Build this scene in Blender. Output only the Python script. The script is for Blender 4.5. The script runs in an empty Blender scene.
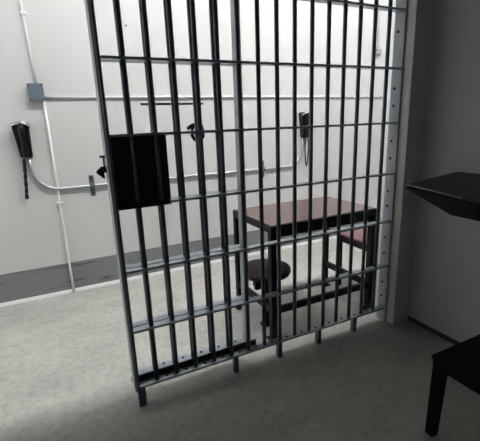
import bpy, bmesh, math, random
from mathutils import Vector, Matrix

random.seed(7)
scene = bpy.context.scene
COL = scene.collection

# ------------------------------------------------------------------ helpers
class MB:
    """collects primitives into one mesh"""
    def __init__(self):
        self.bm = bmesh.new()
        self.mi = 0

    def _mark(self, faces):
        for f in faces:
            f.material_index = self.mi

    def box(self, x0, x1, y0, y1, z0, z1, bev=0.0, rot=None):
        r = bmesh.ops.create_cube(self.bm, size=1.0)
        vs = r['verts']
        for v in vs:
            v.co = Vector(((x0 + x1) / 2 + v.co.x * (x1 - x0),
                           (y0 + y1) / 2 + v.co.y * (y1 - y0),
                           (z0 + z1) / 2 + v.co.z * (z1 - z0)))
        fs = list({f for v in vs for f in v.link_faces})
        self._mark(fs)
        if bev > 0:
            es = list({e for v in vs for e in v.link_edges})
            b = bmesh.ops.bevel(self.bm, geom=es, offset=bev, segments=2, affect='EDGES', profile=0.5)
            self._mark(b['faces'])
        return self

    def cyl(self, p0, p1, r0, r1=None, n=16, bev=0.0):
        r1 = r0 if r1 is None else r1
        p0, p1 = Vector(p0), Vector(p1)
        d = p1 - p0
        q = d.to_track_quat('Z', 'Y')
        res = bmesh.ops.create_cone(self.bm, cap_ends=True, segments=n, radius1=r0, radius2=r1, depth=d.length)
        M = Matrix.Translation((p0 + p1) / 2) @ q.to_matrix().to_4x4()
        bmesh.ops.transform(self.bm, matrix=M, verts=res['verts'])
        fs = list({f for v in res['verts'] for f in v.link_faces})
        self._mark(fs)
        for f in fs:
            if len(f.verts) == 4:
                f.smooth = True
        if bev > 0:
            es = list({e for f in fs if len(f.verts) > 4 for e in f.edges})
            b = bmesh.ops.bevel(self.bm, geom=es, offset=bev, segments=3, affect='EDGES', profile=0.5)
            self._mark(b['faces'])
        return self

    def tube(self, pts, r, n=10):
        pts = [Vector(p) for p in pts]
        rs = r if isinstance(r, (list, tuple)) else [r] * len(pts)
        rings = []
        up = None
        for i, p in enumerate(pts):
            t = (pts[min(i + 1, len(pts) - 1)] - pts[max(i - 1, 0)]).normalized()
            if up is None:
                up = t.orthogonal().normalized()
            up = (up - t * up.dot(t)).normalized()
            s = t.cross(up)
            rings.append([self.bm.verts.new(p + (up * math.cos(a) + s * math.sin(a)) * rs[i])
                          for a in (2 * math.pi * k / n for k in range(n))])
        for a, b in zip(rings, rings[1:]):
            for k in range(n):
                f = self.bm.faces.new((a[k], a[(k + 1) % n], b[(k + 1) % n], b[k]))
                f.smooth = True
                f.material_index = self.mi
        for ring, rev in ((rings[0], True), (rings[-1], False)):
            f = self.bm.faces.new(list(reversed(ring)) if rev else ring)
            f.material_index = self.mi
        return self

    def prism(self, poly, axis, a, b, bev=0.0):
        """poly: 2D points, extruded along axis from a to b"""
        def P(u, v, w):
            return {'x': (w, u, v), 'y': (u, w, v), 'z': (u, v, w)}[axis]
        A = [self.bm.verts.new(P(u, v, a)) for u, v in poly]
        B = [self.bm.verts.new(P(u, v, b)) for u, v in poly]
        n = len(poly)
        fs = [self.bm.faces.new(A), self.bm.faces.new(list(reversed(B)))]
        for k in range(n):
            fs.append(self.bm.faces.new((A[k], B[k], B[(k + 1) % n], A[(k + 1) % n])))
        bmesh.ops.recalc_face_normals(self.bm, faces=fs)
        self._mark(fs)
        if bev > 0:
            es = list({e for f in fs for e in f.edges})
            r = bmesh.ops.bevel(self.bm, geom=es, offset=bev, segments=2, affect='EDGES', profile=0.5)
            self._mark(r['faces'])
        return self

    def loft(self, sections):
        """sections: lists of 3D points with equal counts"""
        R = [[self.bm.verts.new(p) for p in s] for s in sections]
        n = len(R[0])
        fs = []
        for a, b in zip(R, R[1:]):
            for k in range(n):
                f = self.bm.faces.new((a[k], a[(k + 1) % n], b[(k + 1) % n], b[k]))
                fs.append(f)
        fs += [self.bm.faces.new(list(reversed(R[0]))), self.bm.faces.new(R[-1])]
        bmesh.ops.recalc_face_normals(self.bm, faces=fs)
        self._mark(fs)
        return self

    def lathe(self, prof, c, n=48):
        """prof: (r, z) pairs from the bottom axis to the top axis"""
        rings = []
        for r, z in prof:
            if r < 1e-6:
                rings.append([self.bm.verts.new((c[0], c[1], z))])
            else:
                rings.append([self.bm.verts.new((c[0] + r * math.cos(2 * math.pi * k / n),
                                                 c[1] + r * math.sin(2 * math.pi * k / n), z)) for k in range(n)])
        for a, b in zip(rings, rings[1:]):
            for k in range(n):
                va = [a[k % len(a)], a[(k + 1) % len(a)]] if len(a) > 1 else [a[0]]
                vb = [b[(k + 1) % len(b)], b[k % len(b)]] if len(b) > 1 else [b[0]]
                f = self.bm.faces.new(va + vb)
                f.smooth = True
                f.material_index = self.mi
        return self

    def build(self, name, mats, parent=None):
        me = bpy.data.meshes.new(name)
        self.bm.to_mesh(me)
        self.bm.free()
        for m in (mats if isinstance(mats, (list, tuple)) else [mats]):
            me.materials.append(m)
        o = bpy.data.objects.new(name, me)
        COL.objects.link(o)
        if parent is not None:
            o.parent = parent
            o.matrix_parent_inverse = Matrix.Translation(-parent_loc(parent))
        return o


def parent_loc(p):
    v = Vector((0, 0, 0))
    while p is not None:
        v += Vector(p.location)
        p = None if p.parent is None or p.type == 'MESH' else p.parent
    return v


def part(mb, name, mats, parent):
    """link a mesh given in world coordinates as a child of its thing (or of a part)"""
    me_o = mb.build(name, mats)
    me_o.parent = parent
    root = parent
    while root.parent is not None:
        root = root.parent
    if parent is root:
        me_o.location = -Vector(root.location)
    return me_o


def thing(name, label, cat, loc=(0, 0, 0), group=None):
    o = bpy.data.objects.new(name, None)
    o.empty_display_size = 0.05
    COL.objects.link(o)
    o.location = loc
    o['label'] = label
    o['category'] = cat
    if group:
        o['group'] = group
    return o


def tag(o, label, cat, group=None):
    o['label'] = label
    o['category'] = cat
    if group:
        o['group'] = group
    return o


def struct(mb, name, mats):
    o = mb.build(name, mats)
    o['kind'] = 'structure'
    return o


def look(a, label):
    a['label'] = label
    return a

# ------------------------------------------------------------------ materials
def mat(name, col, rough=0.5, metal=0.0, spec=0.5, noise=None, bump=None):
    m = bpy.data.materials.new(name)
    m.use_nodes = True
    nt = m.node_tree
    b = nt.nodes['Principled BSDF']
    b.inputs['Base Color'].default_value = (*col, 1)
    b.inputs['Roughness'].default_value = rough
    b.inputs['Metallic'].default_value = metal
    b.inputs['Specular IOR Level'].default_value = spec
    tc = nt.nodes.new('ShaderNodeTexCoord')
    if noise:
        scale, col2, lo, hi, stretch = noise
        mp = nt.nodes.new('ShaderNodeMapping')
        mp.inputs['Scale'].default_value = stretch
        n = nt.nodes.new('ShaderNodeTexNoise')
        n.inputs['Scale'].default_value = scale
        n.inputs['Detail'].default_value = 6
        n.inputs['Roughness'].default_value = 0.6
        r = nt.nodes.new('ShaderNodeValToRGB')
        r.color_ramp.elements[0].position = lo
        r.color_ramp.elements[1].position = hi
        r.color_ramp.elements[0].color = (*col, 1)
        r.color_ramp.elements[1].color = (*col2, 1)
        nt.links.new(tc.outputs['Object'], mp.inputs['Vector'])
        nt.links.new(mp.outputs['Vector'], n.inputs['Vector'])
        nt.links.new(n.outputs['Fac'], r.inputs['Fac'])
        nt.links.new(r.outputs['Color'], b.inputs['Base Color'])
    if bump:
        scale, strength, dist = bump
        n2 = nt.nodes.new('ShaderNodeTexNoise')
        n2.inputs['Scale'].default_value = scale
        n2.inputs['Detail'].default_value = 4
        bp = nt.nodes.new('ShaderNodeBump')
        bp.inputs['Strength'].default_value = strength
        bp.inputs['Distance'].default_value = dist
        nt.links.new(tc.outputs['Object'], n2.inputs['Vector'])
        nt.links.new(n2.outputs['Fac'], bp.inputs['Height'])
        nt.links.new(bp.outputs['Normal'], b.inputs['Normal'])
    return m


def floor_mat():
    m = mat('polished_concrete', (0.4, 0.39, 0.37), 0.42, spec=0.35)
    nt = m.node_tree
    b = nt.nodes['Principled BSDF']
    tc = nt.nodes.new('ShaderNodeTexCoord')
    def noise(scale, detail, rough, stretch=(1, 1, 1)):
        mp = nt.nodes.new('ShaderNodeMapping')
        mp.inputs['Scale'].default_value = stretch
        n = nt.nodes.new('ShaderNodeTexNoise')
        n.inputs['Scale'].default_value = scale
        n.inputs['Detail'].default_value = detail
        n.inputs['Roughness'].default_value = rough
        nt.links.new(tc.outputs['Object'], mp.inputs['Vector'])
        nt.links.new(mp.outputs['Vector'], n.inputs['Vector'])
        return n
    def ramp(src, lo, hi, c0, c1):
        r = nt.nodes.new('ShaderNodeValToRGB')
        r.color_ramp.elements[0].position = lo
        r.color_ramp.elements[1].position = hi
        r.color_ramp.elements[0].color = (*c0, 1)
        r.color_ramp.elements[1].color = (*c1, 1)
        nt.links.new(src.outputs['Fac'], r.inputs['Fac'])
        return r
    a = ramp(noise(2.2, 8, 0.62, (1, 1.6, 1)), 0.35, 0.68, (0.40, 0.392, 0.355), (0.53, 0.518, 0.47))
    f = ramp(noise(26, 6, 0.7), 0.30, 0.55, (0.74, 0.74, 0.75), (1, 1, 1))
    s = ramp(noise(60, 3, 0.5), 0.27, 0.34, (0.55, 0.55, 0.55), (1, 1, 1))
    mx = nt.nodes.new('ShaderNodeMixRGB'); mx.blend_type = 'MULTIPLY'; mx.inputs['Fac'].default_value = 1
    mx2 = nt.nodes.new('ShaderNodeMixRGB'); mx2.blend_type = 'MULTIPLY'; mx2.inputs['Fac'].default_value = 1
    nt.links.new(a.outputs['Color'], mx.inputs['Color1'])
    nt.links.new(f.outputs['Color'], mx.inputs['Color2'])
    nt.links.new(mx.outputs['Color'], mx2.inputs['Color1'])
    nt.links.new(s.outputs['Color'], mx2.inputs['Color2'])
    nt.links.new(mx2.outputs['Color'], b.inputs['Base Color'])
    rr = ramp(noise(5, 5, 0.6), 0.35, 0.7, (0.36, 0.36, 0.36), (0.58, 0.58, 0.58))
    nt.links.new(rr.outputs['Color'], b.inputs['Roughness'])
    bp = nt.nodes.new('ShaderNodeBump')
    bp.inputs['Strength'].default_value = 0.12
    bp.inputs['Distance'].default_value = 0.01
    nb = noise(30, 5, 0.6)
    nt.links.new(nb.outputs['Fac'], bp.inputs['Height'])
    nt.links.new(bp.outputs['Normal'], b.inputs['Normal'])
    return m


def emit(name, col, strength):
    m = bpy.data.materials.new(name)
    m.use_nodes = True
    b = m.node_tree.nodes['Principled BSDF']
    b.inputs['Base Color'].default_value = (0.8, 0.8, 0.8, 1)
    b.inputs['Emission Color'].default_value = (*col, 1)
    b.inputs['Emission Strength'].default_value = strength
    return m

M_FLOOR = floor_mat()
M_WALL = mat('white_wall_paint', (0.64, 0.63, 0.612), 0.45, noise=(1.5, (0.61, 0.60, 0.58), 0.35, 0.7, (1, 1, 1)), bump=(90, 0.05, 0.003))
M_CEIL = mat('ceiling_paint', (0.8, 0.8, 0.8), 0.7, bump=(60, 0.05, 0.003))
M_CELL = mat('grey_cell_paint', (0.66, 0.66, 0.655), 0.6, noise=(2.0, (0.61, 0.61, 0.605), 0.35, 0.7, (1, 1, 1)), bump=(80, 0.06, 0.003))
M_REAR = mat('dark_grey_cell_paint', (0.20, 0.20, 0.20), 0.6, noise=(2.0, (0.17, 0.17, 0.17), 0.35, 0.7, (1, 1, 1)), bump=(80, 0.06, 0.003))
M_JAMB = mat('pale_grey_jamb_paint', (0.82, 0.83, 0.81), 0.5, noise=(7, (0.70, 0.71, 0.69), 0.45, 0.75, (1, 1, 0.25)), bump=(80, 0.06, 0.003))
M_BAND = mat('grey_baseboard_paint', (0.21, 0.22, 0.215), 0.5, noise=(4.5, (0.085, 0.09, 0.09), 0.56, 0.70, (1, 1, 7)), bump=(50, 0.05, 0.003))
M_SEAL = mat('floor_sealant', (0.7, 0.69, 0.67), 0.45, bump=(60, 0.05, 0.003))
M_SKIRT = mat('dark_skirting_paint', (0.06, 0.06, 0.06), 0.5, bump=(60, 0.05, 0.003))
M_STEEL = mat('dark_painted_steel', (0.095, 0.125, 0.148), 0.33, metal=0.55, spec=0.6, noise=(14, (0.12, 0.155, 0.18), 0.4, 0.7, (1, 1, 1)), bump=(70, 0.05, 0.002))
M_RAIL = mat('slate_painted_steel', (0.38, 0.43, 0.48), 0.33, metal=0.85, spec=0.6, noise=(14, (0.44, 0.49, 0.54), 0.4, 0.7, (1, 1, 1)), bump=(70, 0.05, 0.002))
M_PLATE = mat('grey_blue_painted_steel', (0.31, 0.33, 0.36), 0.4, noise=(10, (0.26, 0.28, 0.31), 0.4, 0.7, (1, 1, 1)), bump=(70, 0.05, 0.002))
M_STILE = mat('worn_grey_steel', (0.42, 0.44, 0.45), 0.4, metal=0.3, noise=(10, (0.32, 0.335, 0.345), 0.4, 0.7, (1, 1, 1)), bump=(70, 0.05, 0.002))
M_PALE = mat('pale_worn_steel', (0.50, 0.51, 0.51), 0.45, noise=(10, (0.40, 0.41, 0.415), 0.4, 0.7, (1, 1, 0.2)), bump=(70, 0.05, 0.002))
M_BOLT = mat('blackened_bolt', (0.012, 0.012, 0.014), 0.4, bump=(90, 0.05, 0.002))
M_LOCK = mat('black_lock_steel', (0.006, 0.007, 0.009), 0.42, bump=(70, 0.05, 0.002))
M_TOP = mat('maroon_laminate', (0.092, 0.049, 0.046), 0.25, spec=0.72, noise=(5, (0.11, 0.06, 0.057), 0.4, 0.7, (1, 1, 1)), bump=(70, 0.03, 0.002))
M_EDGE = mat('black_table_edge', (0.009, 0.006, 0.007), 0.45, spec=0.3, bump=(70, 0.03, 0.002))
M_LEG = mat('black_table_steel', (0.007, 0.0055, 0.006), 0.5, spec=0.25, bump=(70, 0.03, 0.002))
M_SEAT = mat('dark_brown_seat', (0.020, 0.010, 0.011), 0.5, spec=0.25, noise=(6, (0.027, 0.014, 0.015), 0.4, 0.7, (1, 1, 1)), bump=(70, 0.04, 0.002))
M_SEAT2 = mat('maroon_seat', (0.15, 0.062, 0.068), 0.42, noise=(6, (0.175, 0.075, 0.08), 0.4, 0.7, (1, 1, 1)), bump=(70, 0.04, 0.002))
M_PVC = mat('white_conduit_paint', (0.80, 0.79, 0.77), 0.45, bump=(70, 0.03, 0.002))
M_GALV = mat('galvanised_conduit', (0.55, 0.57, 0.59), 0.35, metal=0.7, noise=(12, (0.45, 0.47, 0.5), 0.4, 0.7, (1, 1, 1)), bump=(70, 0.03, 0.002))
M_STRAP = mat('grey_strap', (0.16, 0.19, 0.22), 0.4, metal=0.5, bump=(70, 0.03, 0.002))
M_BOX = mat('slate_blue_box', (0.13, 0.16, 0.20), 0.45, noise=(12, (0.11, 0.135, 0.17), 0.4, 0.7, (1, 1, 1)), bump=(70, 0.03, 0.002))
M_PHONE = mat('black_phone_plastic', (0.006, 0.006, 0.007), 0.42, spec=0.3, bump=(70, 0.02, 0.002))
M_CHROME = mat('chrome', (0.72, 0.73, 0.75), 0.22, metal=1.0, bump=(70, 0.02, 0.001))
M_BUNK = mat('black_desk_steel', (0.006, 0.006, 0.009), 0.45, spec=0.32, bump=(50, 0.04, 0.002))
M_BENCH = mat('black_bench_steel', (0.004, 0.004, 0.0045), 0.55, spec=0.15, bump=(50, 0.04, 0.002))
M_FIX = mat('white_fixture_metal', (0.75, 0.75, 0.75), 0.5, bump=(50, 0.02, 0.002))
M_LAMP = emit('lit_diffuser', (0.97, 0.985, 1.0), 182.0)
M_PANE2 = emit('daylit_pane', (0.93, 0.97, 1.0), 3.0)
M_FILL_PANE = emit('cell_fill_glow', (0.93, 0.97, 1.0), 1.5)  # glow of the added fill pane in the cell

# ------------------------------------------------------------------ dimensions (metres; floor z = 0, bars in the plane y = 0)
PITCH = 0.105
YB = 1.665            # back wall
XR = 1.735            # cell's right wall
XD0, XD1 = -3.2, 3.27
ZC, ZD = 2.45, 3.70   # ceilings
HEAD = 2.12           # underside of the wall over the bars
RZ = [0.085 + (6 - j) * 0.3095 for j in range(7)]
def rz(z):            # the rail's front edge stands 22 mm before the bars
    return z + 0.0131 * (1.363 - z)

# ------------------------------------------------------------------ setting
struct(MB().box(XD0 - 0.15, XD1 + 0.15, -2.55, YB + 0.15, -0.12, 0.0), 'floor', M_FLOOR)
struct(MB().box(XD0 - 0.15, XD1 + 0.15, YB, YB + 0.15, 0, ZD), 'wall_back', M_WALL)
struct(MB().box(XD1, XD1 + 0.15, 0.110, YB, 0, ZD), 'wall_dayroom_right', M_WALL)
VY0, VY1, VZ0, VZ1 = 0.14, 1.50, 0.85, 2.90          # tall daylight window at the corridor's left end
struct(MB().box(XD0 - 0.15, XD0, 0.08, VY0, 0, ZD).box(XD0 - 0.15, XD0, VY1, YB, 0, ZD)
       .box(XD0 - 0.15, XD0, VY0, VY1, 0, VZ0).box(XD0 - 0.15, XD0, VY0, VY1, VZ1, ZD), 'wall_dayroom_left', M_WALL)
struct(MB().box(XD0 - 0.09, XD0 - 0.06, VY0, VY1, VZ0, VZ1), 'window_2', M_PANE2)
struct(MB().box(XD0 - 0.055, XD0 - 0.01, VY0, VY1, VZ0, VZ0 + 0.04).box(XD0 - 0.055, XD0 - 0.01, VY0, VY1, VZ1 - 0.04, VZ1)
       .box(XD0 - 0.055, XD0 - 0.01, VY0, VY0 + 0.04, VZ0 + 0.04, VZ1 - 0.04).box(XD0 - 0.055, XD0 - 0.01, VY1 - 0.04, VY1, VZ0 + 0.04, VZ1 - 0.04), 'trim_3', M_SKIRT)
struct(MB().box(XD0 - 0.15, XD1 + 0.15, 0.08, YB + 0.15, ZD, ZD + 0.12), 'ceiling_dayroom', M_CEIL)
# front wall of the cell: jamb right of the bars, jamb left of the doorway, header above
mb = MB().box(1.588, XD1 + 0.15, -0.075, 0.110, 0, ZD)
mb.bm.normal_update()
for f in mb.bm.faces:
    if f.normal.x < -0.9 or f.normal.y > 0.9:
        f.material_index = 1 if f.normal.x < -0.9 else 2
struct(mb, 'wall_front_right', [M_CELL, M_JAMB, M_WALL])
struct(MB().box(XD0 - 0.15, -0.78, -0.075, 0.08, 0, ZD), 'wall_front_left', M_JAMB)
struct(MB().box(-0.78, 1.588, -0.075, 0.08, HEAD, ZD), 'wall_front_header', M_REAR)
struct(MB().box(XR, XR + 0.15, -2.4, -0.075, 0, ZC), 'wall_right', M_CELL)
WY0, WY1, WZ0, WZ1 = -2.20, -1.30, 1.30, 2.10      # added glowing pane in the unseen left wall, brightens the right wall
struct(MB().box(-1.30, -1.15, -2.4, WY0, 0, ZC).box(-1.30, -1.15, WY1, -0.075, 0, ZC)
       .box(-1.30, -1.15, WY0, WY1, 0, WZ0).box(-1.30, -1.15, WY0, WY1, WZ1, ZC), 'wall_left', M_REAR)
struct(MB().box(-1.24, -1.21, WY0, WY1, WZ0, WZ1), 'added_fill_pane', M_FILL_PANE)
struct(MB().box(-1.205, -1.16, WY0, WY1, WZ0, WZ0 + 0.04).box(-1.205, -1.16, WY0, WY1, WZ1 - 0.04, WZ1)
       .box(-1.205, -1.16, WY0, WY0 + 0.04, WZ0 + 0.04, WZ1 - 0.04).box(-1.205, -1.16, WY1 - 0.04, WY1, WZ0 + 0.04, WZ1 - 0.04), 'fill_pane_trim', M_SKIRT)
struct(MB().box(-1.30, XR + 0.15, -2.55, -2.4, 0, ZC), 'wall_rear', M_REAR)
struct(MB().box(-1.30, XR + 0.15, -2.55, -0.075, ZC, ZC + 0.12), 'ceiling', M_REAR)
struct(MB().box(XD0, XD1, YB - 0.006, YB, 0.02, 0.262), 'baseboard_back', M_BAND)
struct(MB().prism([(YB, 0), (YB - 0.022, 0), (YB - 0.016, 0.012), (YB - 0.006, 0.026), (YB, 0.026)], 'x', XD0, XD1), 'trim_1', M_SEAL)
struct(MB().box(XR - 0.008, XR, -2.4, -0.075, 0, 0.028), 'baseboard_right', M_SKIRT)

# ------------------------------------------------------------------ fixed barred panel
panel = thing('barred_partition', 'fixed steel bar partition with fifteen bars and flat cross rails across the cell front',
              'cell bars', (0.75, 0, 0))
for i in range(15):
    x = i * PITCH
    part(MB().cyl((x, 0, rz(RZ[6]) + 0.004), (x, 0, HEAD - 0.004), 0.0112, n=20), 'bar', M_STEEL, panel)
for j in range(7):
    z = rz(RZ[j])
    r = part(MB().box(-0.09, 1.5765, -0.022, 0.022, z, z + 0.0115, 0.0015), 'rail', M_RAIL, panel)
    if j == 6:
        for i in range(14):
            x = (i + 0.5) * PITCH
            part(MB().cyl((x, 0.004, z + 0.0112), (x, 0.004, z + 0.0150), 0.0085, 0.007, n=8), 'bolt', M_BOLT, r)
part(MB().box(-0.098, 1.5765, -0.022, 0.022, HEAD - 0.012, HEAD - 0.0005, 0.0015), 'head_rail', M_RAIL, panel)
part(MB().box(-0.104, -0.0905, -0.024, -0.006, 0.0, HEAD - 0.001, 0.002), 'stile', M_STEEL, panel)
for x in (-0.077, 0.442, 0.730, 1.017, 1.306):
    part(MB().box(x - 0.013, x + 0.013, -0.016, 0.016, 0.0, rz(RZ[6]), 0.002), 'foot', M_STEEL, panel)
pl = part(MB().box(1.5755, 1.5875, -0.016, 0.060, 0.0, HEAD - 0.001, 0.0015), 'anchor_plate', M_PLATE, panel)
look(pl, 'pale grey flat plate bolted to the jamb')
for z in (1.838, 1.527, 1.428, 1.221, 1.114, 0.906, 0.810, 0.596, 0.489, 0.28, 0.18):
    part(MB().cyl((1.5758, 0.030, z), (1.569, 0.030, z), 0.0085, 0.0065, n=8), 'bolt', M_BOLT, pl)

part(MB().box(-0.089, 0.140, -0.0235, 0.0235, rz(RZ[3]) - 0.003, rz(RZ[3]) + 0.0145, 0.001), 'rail_shade_sleeve', M_LOCK, panel)  # added sleeve blackens the rail where the lock box shades it

# ------------------------------------------------------------------ sliding door, parked open behind the partition
door = thing('sliding_cell_door', 'sliding barred cell door with black lock box, parked open behind the left half of the partition',
             'cell door', (0.24, 0.052, 0))
DY0, DY1, DYC = 0.030, 0.074, 0.052
DTOP = 2.045
part(MB().box(-0.112, -0.0915, -0.003, DY1 + 0.010, 0.075, DTOP, 0.002), 'stile', M_PALE, door)
part(MB().box(0.529, 0.556, DY0 - 0.002, DY1 + 0.002, 0.10, DTOP, 0.002), 'stile', M_STILE, door)
for i in range(5):
    x = i * PITCH + 0.003
    part(MB().cyl((x, DYC, 0.141), (x, DYC, DTOP - 0.006), 0.0105, n=20), 'bar', M_STEEL, door)
for j in range(6):
    z = rz(RZ[j])
    part(MB().box(-0.090, 0.530, DY0, DY1, z, z + 0.0115, 0.0015), 'rail', M_RAIL, door)
part(MB().box(-0.111, 0.556, DY0, DY1, DTOP - 0.012, DTOP, 0.0015), 'top_rail', M_RAIL, door)
br = part(MB().box(-0.090, 0.575, DY0 + 0.006, DY1 + 0.012, 0.132, 0.142, 0.001),
          'bottom_channel', M_RAIL, door)
part(MB().box(-0.090, 0.592, DY0, DY0 + 0.0065, 0.100, 0.142, 0.001), 'flange', M_LOCK, br)
for i in range(5):
    x = (i + 0.5) * PITCH + 0.003
    part(MB().cyl((x, DYC + 0.016, 0.1418), (x, DYC + 0.016, 0.146), 0.008, 0.0065, n=8), 'bolt', M_BOLT, br)
# lock box between two rails at the leading edge
zb0, zb1 = 1.002, 1.326
lb = part(MB().box(-0.090, 0.158, DY0 - 0.006, DY1 + 0.022, zb0, zb1, 0.002),
          'lock_box', M_LOCK, door)
look(lb, 'black steel lock box')
part(MB().prism([(-0.110, 1.200), (-0.133, 1.200), (-0.154, 1.182), (-0.154, 1.173), (-0.128, 1.148), (-0.122, 1.150), (-0.124, 1.174), (-0.110, 1.174)], 'y', 0.043, 0.063, 0.0015),
     'latch_hook', M_LOCK, door)
part(MB().cyl((-0.110, 0.052, 1.243), (-0.135, 0.052, 1.243), 0.005, n=10).cyl((-0.119, 0.052, 1.199), (-0.119, 0.052, 1.245), 0.0035, n=8), 'strike_pin', M_LOCK, door)
# horizontal rod and horn-shaped pull on the outer side of the door
part(MB().cyl((0.070, DY1 + 0.004, 1.459), (0.366, DY1 + 0.004, 1.459), 0.0055, n=10), 'rod', M_STEEL, door)
HY = DY1 + 0.006
horn = [(0.284, HY + 0.012, 1.343), (0.292, HY + 0.010, 1.349), (0.304, HY + 0.006, 1.357), (0.318, HY, 1.361), (0.334, HY, 1.362), (0.350, HY, 1.358), (0.356, HY, 1.345), (0.358, HY, 1.325), (0.358, HY, 1.305), (0.348, HY, 1.292), (0.330, HY, 1.286), (0.312, HY, 1.294), (0.302, HY, 1.312), (0.302, HY, 1.335), (0.312, HY, 1.352)]
part(MB().tube(horn, [0.0075, 0.0095, 0.0095, 0.010, 0.010, 0.0095, 0.009, 0.009, 0.009, 0.0085, 0.0085, 0.0085, 0.008, 0.007, 0.006], 8)
     .box(0.300, 0.362, DY1 - 0.002, HY + 0.002, 1.318, 1.332, 0.002), 'pull_handle', M_LOCK, door)
part(MB().cyl((-0.100, DY1 + 0.003, 0.092), (-0.100, DY1 + 0.028, 0.092), 0.016, n=20, bev=0.003), 'roller', M_LOCK, door)
for x in (-0.04, 0.50):
    part(MB().box(x - 0.025, x + 0.025, DY1 - 0.001, 0.086, DTOP - 0.010, HEAD - 0.03, 0.001).box(x - 0.025, x + 0.025, 0.083, 0.091, DTOP + 0.02, 2.17, 0.001).cyl((x, 0.091, 2.155), (x, 0.116, 2.155), 0.03, n=20, bev=0.003), 'hanger', M_STEEL, door)
tag(MB().prism([(0.0805, 2.26), (0.15, 2.26), (0.15, 2.10), (0.142, 2.10), (0.142, 2.25), (0.0885, 2.25), (0.0885, 2.19), (0.0805, 2.19)], 'x', -0.92, 0.72)
    .box(-0.92, 0.72, 0.120, 0.1425, 2.115, 2.124).build('door_track', M_STEEL),
    'dark steel overhead track on the wall above the sliding door', 'track')

# ------------------------------------------------------------------ table
table = thing('mess_table', 'rectangular maroon-topped table with black edge and black legs behind the bars', 'table', (1.18, 0.41, 0))
TX0, TX1, TY0, TY1, TZ = 0.776, 1.622, 0.155, 0.690, 0.766
mb = MB().box(TX0, TX1, TY0, TY1, TZ - 0.050, TZ - 0.004, 0.004)
top = part(mb, 'edge_band', M_EDGE, table)
tt = part(MB().box(TX0 + 0.006, TX1 - 0.006, TY0 + 0.006, TY1 - 0.006, TZ - 0.006, TZ, 0.0015), 'tabletop', M_TOP, table)
look(tt, 'maroon laminate top')
look(top, 'black edge band')
LX = (TX0 + 0.021, TX1 - 0.021)
LY = (TY0 + 0.021, TY1 - 0.021)
for x in LX:
    for y in LY:
        part(MB().box(x - 0.020, x + 0.020, y - 0.020, y + 0.020, 0.006, TZ - 0.050, 0.003)
             .box(x - 0.036, x + 0.036, y - 0.036, y + 0.036, 0.0, 0.010, 0.002), 'leg', M_LEG, table)
for y in LY[:1]:
    part(MB().box(LX[0] + 0.019, LX[1] - 0.019, y - 0.012, y + 0.012, 0.175, 0.222, 0.003), 'stretcher', M_LEG, table)
for x in LX:
    part(MB().box(x - 0.012, x + 0.012, LY[0] + 0.019, LY[1] - 0.019, 0.175, 0.222, 0.003), 'stretcher', M_LEG, table)
for y in LY:
    part(MB().box(LX[0] - 0.01, LX[1] + 0.01, y - 0.006, y + 0.006, TZ - 0.085, TZ - 0.050, 0.002), 'apron', M_LEG, table)

# ------------------------------------------------------------------ round stool
SC = (0.852, 0.362)
stool = thing('round_stool', 'round dark brown stool pushed under the left end of the maroon table', 'stool', (SC[0], SC[1], 0))
S0 = 0.378
part(MB().lathe([(0, S0), (0.150, S0), (0.164, S0 + 0.006), (0.169, S0 + 0.018), (0.169, S0 + 0.034), (0.163, S0 + 0.045), (0.145, S0 + 0.050), (0, S0 + 0.0515)], SC), 'seat', M_SEAT, stool)
part(MB().box(SC[0] - 0.07, SC[0] + 0.07, SC[1] - 0.07, SC[1] + 0.07, S0 - 0.012, S0 + 0.001, 0.002)
     .box(SC[0] - 0.105, SC[0] - 0.035, SC[1] - 0.05, SC[1] - 0.01, S0 - 0.060, S0 - 0.010, 0.003).box(SC[0] - 0.10, SC[0] - 0.06, SC[1] - 0.045, SC[1] - 0.015, S0 - 0.085, S0 - 0.05, 0.003), 'seat_bracket', M_LEG, stool)
part(MB().cyl((SC[0], SC[1], 0.008), (SC[0], SC[1], S0 - 0.010), 0.022, n=20).cyl((SC[0], SC[1], S0 - 0.07), (SC[0], SC[1], S0 - 0.011), 0.034, n=20), 'pedestal', M_LEG, stool)
part(MB().lathe([(0, 0), (0.042, 0), (0.045, 0.004), (0.042, 0.010), (0.03, 0.016), (0.0, 0.016)], SC), 'base', M_LEG, stool)

part(MB().tube([(SC[0] - 0.02, SC[1] + 0.05, S0 - 0.03), (SC[0] - 0.05, SC[1] + 0.14, S0 - 0.02), (SC[0] - 0.065, SC[1] + 0.175, S0 + 0.01), (SC[0] - 0.075, SC[1] + 0.20, S0 + 0.035)], 0.015, 10), 'swing_arm', M_LEG, stool)

# ------------------------------------------------------------------ square stool
sq = thing('square_stool', 'square maroon stool with black frame at the right end of the table', 'stool', (1.81, 0.38, 0))
QX0, QX1, QY0, QY1, QZ = 1.690, 2.10, 0.125, 0.63, 0.455
s = part(MB().box(QX0 + 0.006, QX1 - 0.006, QY0 + 0.006, QY1 - 0.006, QZ - 0.015, QZ, 0.006), 'seat', M_SEAT2, sq)
look(s, 'maroon seat pad')
part(MB().box(QX0, QX1, QY0, QY1, QZ - 0.062, QZ - 0.012, 0.004), 'seat_frame', M_LEG, sq)
for x in (QX0 + 0.018, QX1 - 0.018):
    for y in (QY0 + 0.018, QY1 - 0.018):
        part(MB().box(x - 0.014, x + 0.014, y - 0.014, y + 0.014, 0, QZ - 0.060, 0.002), 'leg', M_LEG, sq)
    part(MB().box(x - 0.009, x + 0.009, QY0 + 0.031, QY1 - 0.031, 0.13, 0.158, 0.002), 'stretcher', M_LEG, sq)

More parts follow.
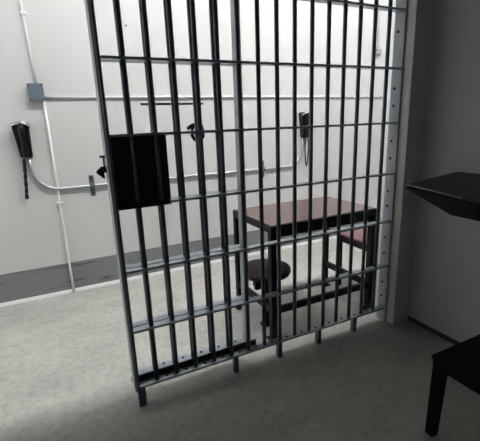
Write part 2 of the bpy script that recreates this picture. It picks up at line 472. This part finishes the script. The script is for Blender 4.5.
# ------------------------------------------------------------------ wall conduits
def arc(cx, cz, r, t0, t1, y, n=12):
    return [(cx + r * math.cos(t0 + (t1 - t0) * k / n), y, cz + r * math.sin(t0 + (t1 - t0) * k / n)) for k in range(n + 1)]

YC = YB - 0.016
zc = 0.900
pts = [(-0.488, YC, 1.16)] + arc(-0.488 + 0.19, zc + 0.19, 0.19, math.pi, 1.5 * math.pi, YC) \
    + [(0.3, YC, zc), (1.0, YC, zc)] + arc(2.055 - 0.19, zc + 0.19, 0.19, 1.5 * math.pi, 2 * math.pi, YC) + [(2.055, YC, 1.19)]
cond = thing('phone_conduit', 'grey metal conduit bent up at both ends to link the two wall phones', 'conduit', (0.8, YC, zc))
part(MB().tube(pts, 0.0125, 12), 'pipe', M_GALV, cond)
for x in (-0.062, 1.575):
    st = part(MB().box(x - 0.019, x + 0.019, YB - 0.004, YB - 0.0005, zc - 0.088, zc + 0.085, 0.001)
         .box(x - 0.019, x + 0.019, YC - 0.017, YB - 0.002, zc - 0.019, zc + 0.019, 0.004), 'strap', M_STRAP, cond)
    for dz in (-0.06, 0.06):
        part(MB().cyl((x, YB - 0.004, zc + dz), (x, YB - 0.009, zc + dz), 0.008, n=8), 'screw', M_BOLT, st)

YP = YB - 0.012
jb = thing('junction_box', 'slate blue square junction box on the back wall above the left phone', 'electrical box', (-0.366, YB, 1.64))
part(MB().box(-0.416, -0.316, YB - 0.045, YB, 1.582, 1.698, 0.004), 'housing', M_BOX, jb)
cv = part(MB().box(-0.419, -0.313, YB - 0.050, YB - 0.044, 1.579, 1.701, 0.0015), 'cover', M_BOX, jb)
for x in (-0.408, -0.324):
    for z in (1.59, 1.69):
        part(MB().cyl((x, YB - 0.0500, z), (x, YB - 0.0535, z), 0.0045, n=8), 'screw', M_BOLT, cv)
up = thing('wall_conduit', 'white upright conduit rising from the junction box to the ceiling', 'conduit', (-0.37, YP, 1.70))
part(MB().tube([(-0.357, YP, 1.7015), (-0.363, YP, 2.0), (-0.373, YP, 2.35), (-0.385, YP, ZD)], 0.0095, 12), 'pipe', M_PVC, up)
part(MB().box(-0.395, -0.338, YB - 0.003, YB, 2.172, 2.194, 0.001).box(-0.381, -0.352, YB - 0.026, YB - 0.001, 2.172, 2.194, 0.003), 'clip', M_PVC, up)
dn = thing('wall_conduit', 'white upright conduit running from the junction box down to the floor', 'conduit', (-0.325, YP, 0))
part(MB().tube([(-0.322, YP, 1.581), (-0.324, YP, 0.9 - 0.06), (-0.326, YB - 0.0335, 0.78), (-0.327, YB - 0.0335, 0.0)][0:1] + [(-0.3235, YP, 1.0), (-0.325, YP, 0.5), (-0.327, YP - 0.011, 0.24), (-0.327, YP - 0.011, 0.0)], 0.0095, 12), 'pipe', M_PVC, dn)
part(MB().box(-0.350, -0.297, YB - 0.003, YB, 0.776, 0.798, 0.001).box(-0.339, -0.310, YB - 0.026, YB - 0.001, 0.776, 0.798, 0.003), 'clip', M_PVC, dn)
hz = tag(MB().tube([(-0.3125, YP, 1.606), (0.6, YP, 1.604), (1.8, YP, 1.600), (XD1 - 0.001, YP, 1.595)], 0.0095, 12).build('wall_conduit', M_PVC),
         'white level conduit running right from the junction box along the wall', 'conduit')
sh = thing('wall_conduit', 'short white conduit dropping from the ceiling near the far right corner', 'conduit', (3.06, YP, 2.06))
part(MB().tube([(3.060, YP, ZD), (3.060, YP, 2.09)], 0.0095, 12), 'pipe', M_PVC, sh)
part(MB().box(3.035, 3.095, YB - 0.040, YB, 2.04, 2.095, 0.005), 'end_fitting', M_STILE, sh)
tag(MB().cyl((0.352, YB, 2.151), (0.352, YB - 0.006, 2.151), 0.0065, n=10).build('wall_screw', M_BOLT),
    'small dark screw head on the bare white wall above the level conduit', 'screw')

# ------------------------------------------------------------------ wall phones
def phone(x, z0, z1, label, cordpts, rad):
    t = thing('wall_phone', label, 'phone', (x, YB, z0), 'wall phones linked by the grey conduit')
    H = z1 - z0
    def sec(z, w, d, off=0.0):
        c = 0.006
        y0, y1 = YB - 0.0005, YB - d
        return [(x + off - w, y0, z), (x + off + w, y0, z), (x + off + w, y1 + c, z), (x + off + w - c, y1, z), (x + off - w + c, y1, z), (x + off - w, y1 + c, z)]
    part(MB().loft([sec(z0, 0.038, 0.040, 0.008), sec(z0 + 0.01, 0.042, 0.046, 0.007), sec(z0 + H * 0.6, 0.051, 0.058, 0.003), sec(z1 - 0.02, 0.058, 0.066), sec(z1 - 0.004, 0.056, 0.062), sec(z1, 0.052, 0.054)]),
         'housing', M_PHONE, t)
    c = []
    c1 = [(x - 0.052, YB - 0.060, z1 - 0.028), (x - 0.050, YB - 0.080, z1 - 0.016), (x - 0.030, YB - 0.086, z1 - 0.008), (x, YB - 0.088, z1 - 0.006),
          (x + 0.030, YB - 0.086, z1 - 0.008), (x + 0.050, YB - 0.080, z1 - 0.016), (x + 0.052, YB - 0.060, z1 - 0.028)]
    k = part(MB().tube(c1, 0.0085, 8).box(x - 0.030, x + 0.030, YB - 0.075, YB - 0.052, z1 - 0.005, z1 + 0.006, 0.003), 'cradle', M_CHROME, t)
    look(k, 'chrome cradle')
    hs = [((z0 + 0.004), 0.014, 0.010, 0.058), (z0 + 0.020, 0.024, 0.018, 0.064), (z0 + 0.055, 0.023, 0.016, 0.068), (z0 + 0.085, 0.016, 0.011, 0.078),
          (z0 + 0.155, 0.016, 0.011, 0.086), (z0 + 0.185, 0.023, 0.016, 0.084), (z0 + 0.225, 0.024, 0.018, 0.085), (z0 + 0.240, 0.014, 0.010, 0.084)]
    S = []
    for z, w, d, dy in hs:
        S.append([(x + 0.004 + w * math.cos(2 * math.pi * q / 12), YB - dy + d * math.sin(2 * math.pi * q / 12), z) for q in range(12)])
    h = MB().loft(S)
    for f in h.bm.faces:
        f.smooth = len(f.verts) == 4
    part(h, 'handset', M_PHONE, t)
    part(MB().tube([(x + px, YB - py, z0 + pz) for px, py, pz in cordpts], rad, 8), 'cord', M_PHONE, t)
    part(MB().cyl((x - 0.01, YB - 0.03, z0 + 0.004), (x - 0.01, YB - 0.03, z0 - 0.022), 0.011, n=10), 'cord_gland', M_STRAP, t)
    return t

N = 26
cp = []
for k in range(N + 1):
    u = k / N
    cp.append((-0.014 - 0.055 * u + 0.009 * math.sin(u * 17), 0.030 + 0.006 * math.cos(u * 17), -0.01 - 0.285 * u))
cp2 = []
for k in range(N + 1):
    u = k / N
    cp2.append((0.002 - 0.055 * u - 0.009 * math.sin(u * 17), 0.032 - 0.006 * math.cos(u * 17), -0.285 + 0.285 * u))
cords = cp + [(-0.078, 0.034, -0.315), (-0.064, 0.036, -0.312)]
back = [(-0.066 + 0.052 * k / N + 0.009 * -math.sin((1 - k / N) * 17), 0.040 - 0.004 * math.cos(k / N * 17), -0.305 + 0.295 * k / N) for k in range(N + 1)]
# the left phone's cord hangs down twisted
left_cord = [(px * 0.5 - 0.006, py, pz) for px, py, pz in (cords + back)]
phone(-0.508, 1.166, 1.424, 'black wall phone with twisted hanging cord, on the open wall left of the bars', left_cord, 0.0095)
right_cord = [(0.004, 0.03, -0.005), (0.002, 0.032, -0.10), (0.004, 0.034, -0.20), (0.012, 0.036, -0.27), (0.020, 0.036, -0.300), (0.028, 0.036, -0.275),
              (0.038, 0.036, -0.18), (0.044, 0.036, -0.09), (0.040, 0.036, -0.02), (0.03, 0.036, 0.004)]
phone(2.078, 1.186, 1.444, 'black wall phone with thin looped cord, seen through the bars above the table', right_cord, 0.0065)

# ------------------------------------------------------------------ cell furniture
desk = thing('wall_desk', 'black steel desk slab fixed to the right cell wall, with a tapering front skirt', 'desk', (XR, -0.8, 1.05))
DZ = 1.050
outline = [(XR - 0.001, -0.310), (1.190, -0.434), (1.077, -0.855), (1.03, -1.30), (XR - 0.001, -1.30)]
part(MB().prism(outline, 'z', DZ - 0.014, DZ, 0.003), 'desktop', M_BUNK, desk)
# front skirt: shallow at the far tip, deep towards the cell
def skirt(pa, za, pb, zb, th):
    (xa, ya), (xb, yb) = pa, pb
    d = Vector((yb - ya, xa - xb, 0)).normalized() * th
    m = MB()
    q = [(xa, ya), (xb, yb), (xb - d.x, yb - d.y), (xa - d.x, ya - d.y)]
    m.loft([[(q[0][0], q[0][1], za), (q[1][0], q[1][1], zb), (q[2][0], q[2][1], zb), (q[3][0], q[3][1], za)],
            [(p[0], p[1], DZ - 0.0135) for p in q]])
    return m
part(skirt((1.191, -0.437), DZ - 0.018, (1.111, -0.735), DZ - 0.080, -0.012), 'skirt', M_BENCH, desk)
part(skirt((1.111, -0.735), DZ - 0.080, (1.079, -0.855), DZ - 0.071, -0.012), 'skirt', M_BENCH, desk)
part(skirt((1.079, -0.855), DZ - 0.071, (1.033, -1.297), DZ - 0.071, -0.012), 'skirt', M_BENCH, desk)
es = part(MB().tube([(1.188, -0.4345, DZ - 0.003), (1.10, -0.770, DZ - 0.003)], 0.0019, 8), 'edge_highlight', M_STILE, desk)  # pale line modelled for the highlight along the front edge
look(es, 'thin pale line for the highlight on the desk edge')
for y in (-0.55, -1.15):
    part(MB().prism([(XR - 0.001, DZ - 0.013), (XR - 0.001, DZ - 0.16), (XR - 0.03, DZ - 0.16), (XR - 0.34, DZ - 0.013)], 'y', y - 0.006, y + 0.006), 'wall_bracket', M_BUNK, desk)

bench = thing('steel_bench', 'low black steel bench with square legs under the desk, at the lower right', 'bench', (1.35, -1.05, 0))
BX0, BX1, BY0, BY1, BZ = 0.965, 1.70, -1.32, -0.803, 0.412
part(MB().box(BX0, BX1, BY0, BY1, BZ - 0.016, BZ, 0.005), 'seat', M_BENCH, bench)
part(MB().box(BX0 + 0.006, BX1 - 0.006, BY0 + 0.006, BY1 - 0.006, BZ - 0.052, BZ - 0.014, 0.003), 'apron', M_BENCH, bench)
for x, fx in ((BX0 + 0.030, BX0 + 0.052), (BX1 - 0.030, BX1 - 0.030)):
    for y, fy in ((BY1 - 0.028, BY1 - 0.004), (BY0 + 0.028, BY0 + 0.010)):
        w, v = 0.021, 0.018
        part(MB().loft([[(fx - v, fy - v, 0), (fx + v, fy - v, 0), (fx + v, fy + v, 0), (fx - v, fy + v, 0)],
                        [(x - w, y - w, BZ - 0.05), (x + w, y - w, BZ - 0.05), (x + w, y + w, BZ - 0.05), (x - w, y + w, BZ - 0.05)]]), 'leg', M_BENCH, bench)

# ------------------------------------------------------------------ lamps
def ceiling_light(x, y, w, d, zc_, m, label):
    t = thing('ceiling_light', label, 'ceiling light', (x, y, zc_), 'long corridor ceiling lights' if m is M_LAMP else None)
    part(MB().box(x - w / 2 - 0.02, x + w / 2 + 0.02, y - d / 2 - 0.02, y + d / 2 + 0.02, zc_ - 0.045, zc_ - 0.0005, 0.004), 'frame', M_FIX, t)
    part(MB().box(x - w / 2, x + w / 2, y - d / 2, y + d / 2, zc_ - 0.055, zc_ - 0.043, 0.003), 'diffuser', m, t)
for x in (0.15, 1.40, 2.62):
    ceiling_light(x, 0.135, 1.18, 0.06, ZD, M_LAMP, 'long lit ceiling panel over the corridor outside the bars')

w = bpy.data.worlds.new('World')
scene.world = w
w.use_nodes = True
w.node_tree.nodes['Background'].inputs['Color'].default_value = (0.5, 0.5, 0.5, 1)
w.node_tree.nodes['Background'].inputs['Strength'].default_value = 0.0

# ------------------------------------------------------------------ camera
cam = bpy.data.cameras.new('camera')
cam.sensor_fit = 'HORIZONTAL'
cam.sensor_width = 36.0
cam.lens = 374.211 / 480 * 36.0
cam.clip_start = 0.02
co = bpy.data.objects.new('camera', cam)
COL.objects.link(co)
yaw, pitch, roll = 0.446978477, 0.254996189, -0.0374921926
cy, sy, cp_, sp = math.cos(yaw), math.sin(yaw), math.cos(pitch), math.sin(pitch)
f = Vector((sy * cp_, cy * cp_, -sp))
r = Vector((cy, -sy, 0))
u = r.cross(f)
r2 = r * math.cos(roll) + u * math.sin(roll)
u2 = u * math.cos(roll) - r * math.sin(roll)
M = Matrix(((r2.x, u2.x, -f.x, -0.304732), (r2.y, u2.y, -f.y, -1.684250), (r2.z, u2.z, -f.z, 1.362768), (0, 0, 0, 1)))
co.matrix_world = M
scene.camera = co

vs = scene.view_settings
vs.view_transform = 'Standard'
vs.look = 'None'
vs.gamma = 1.0
vs.use_curve_mapping = False
vs.exposure = 0.0
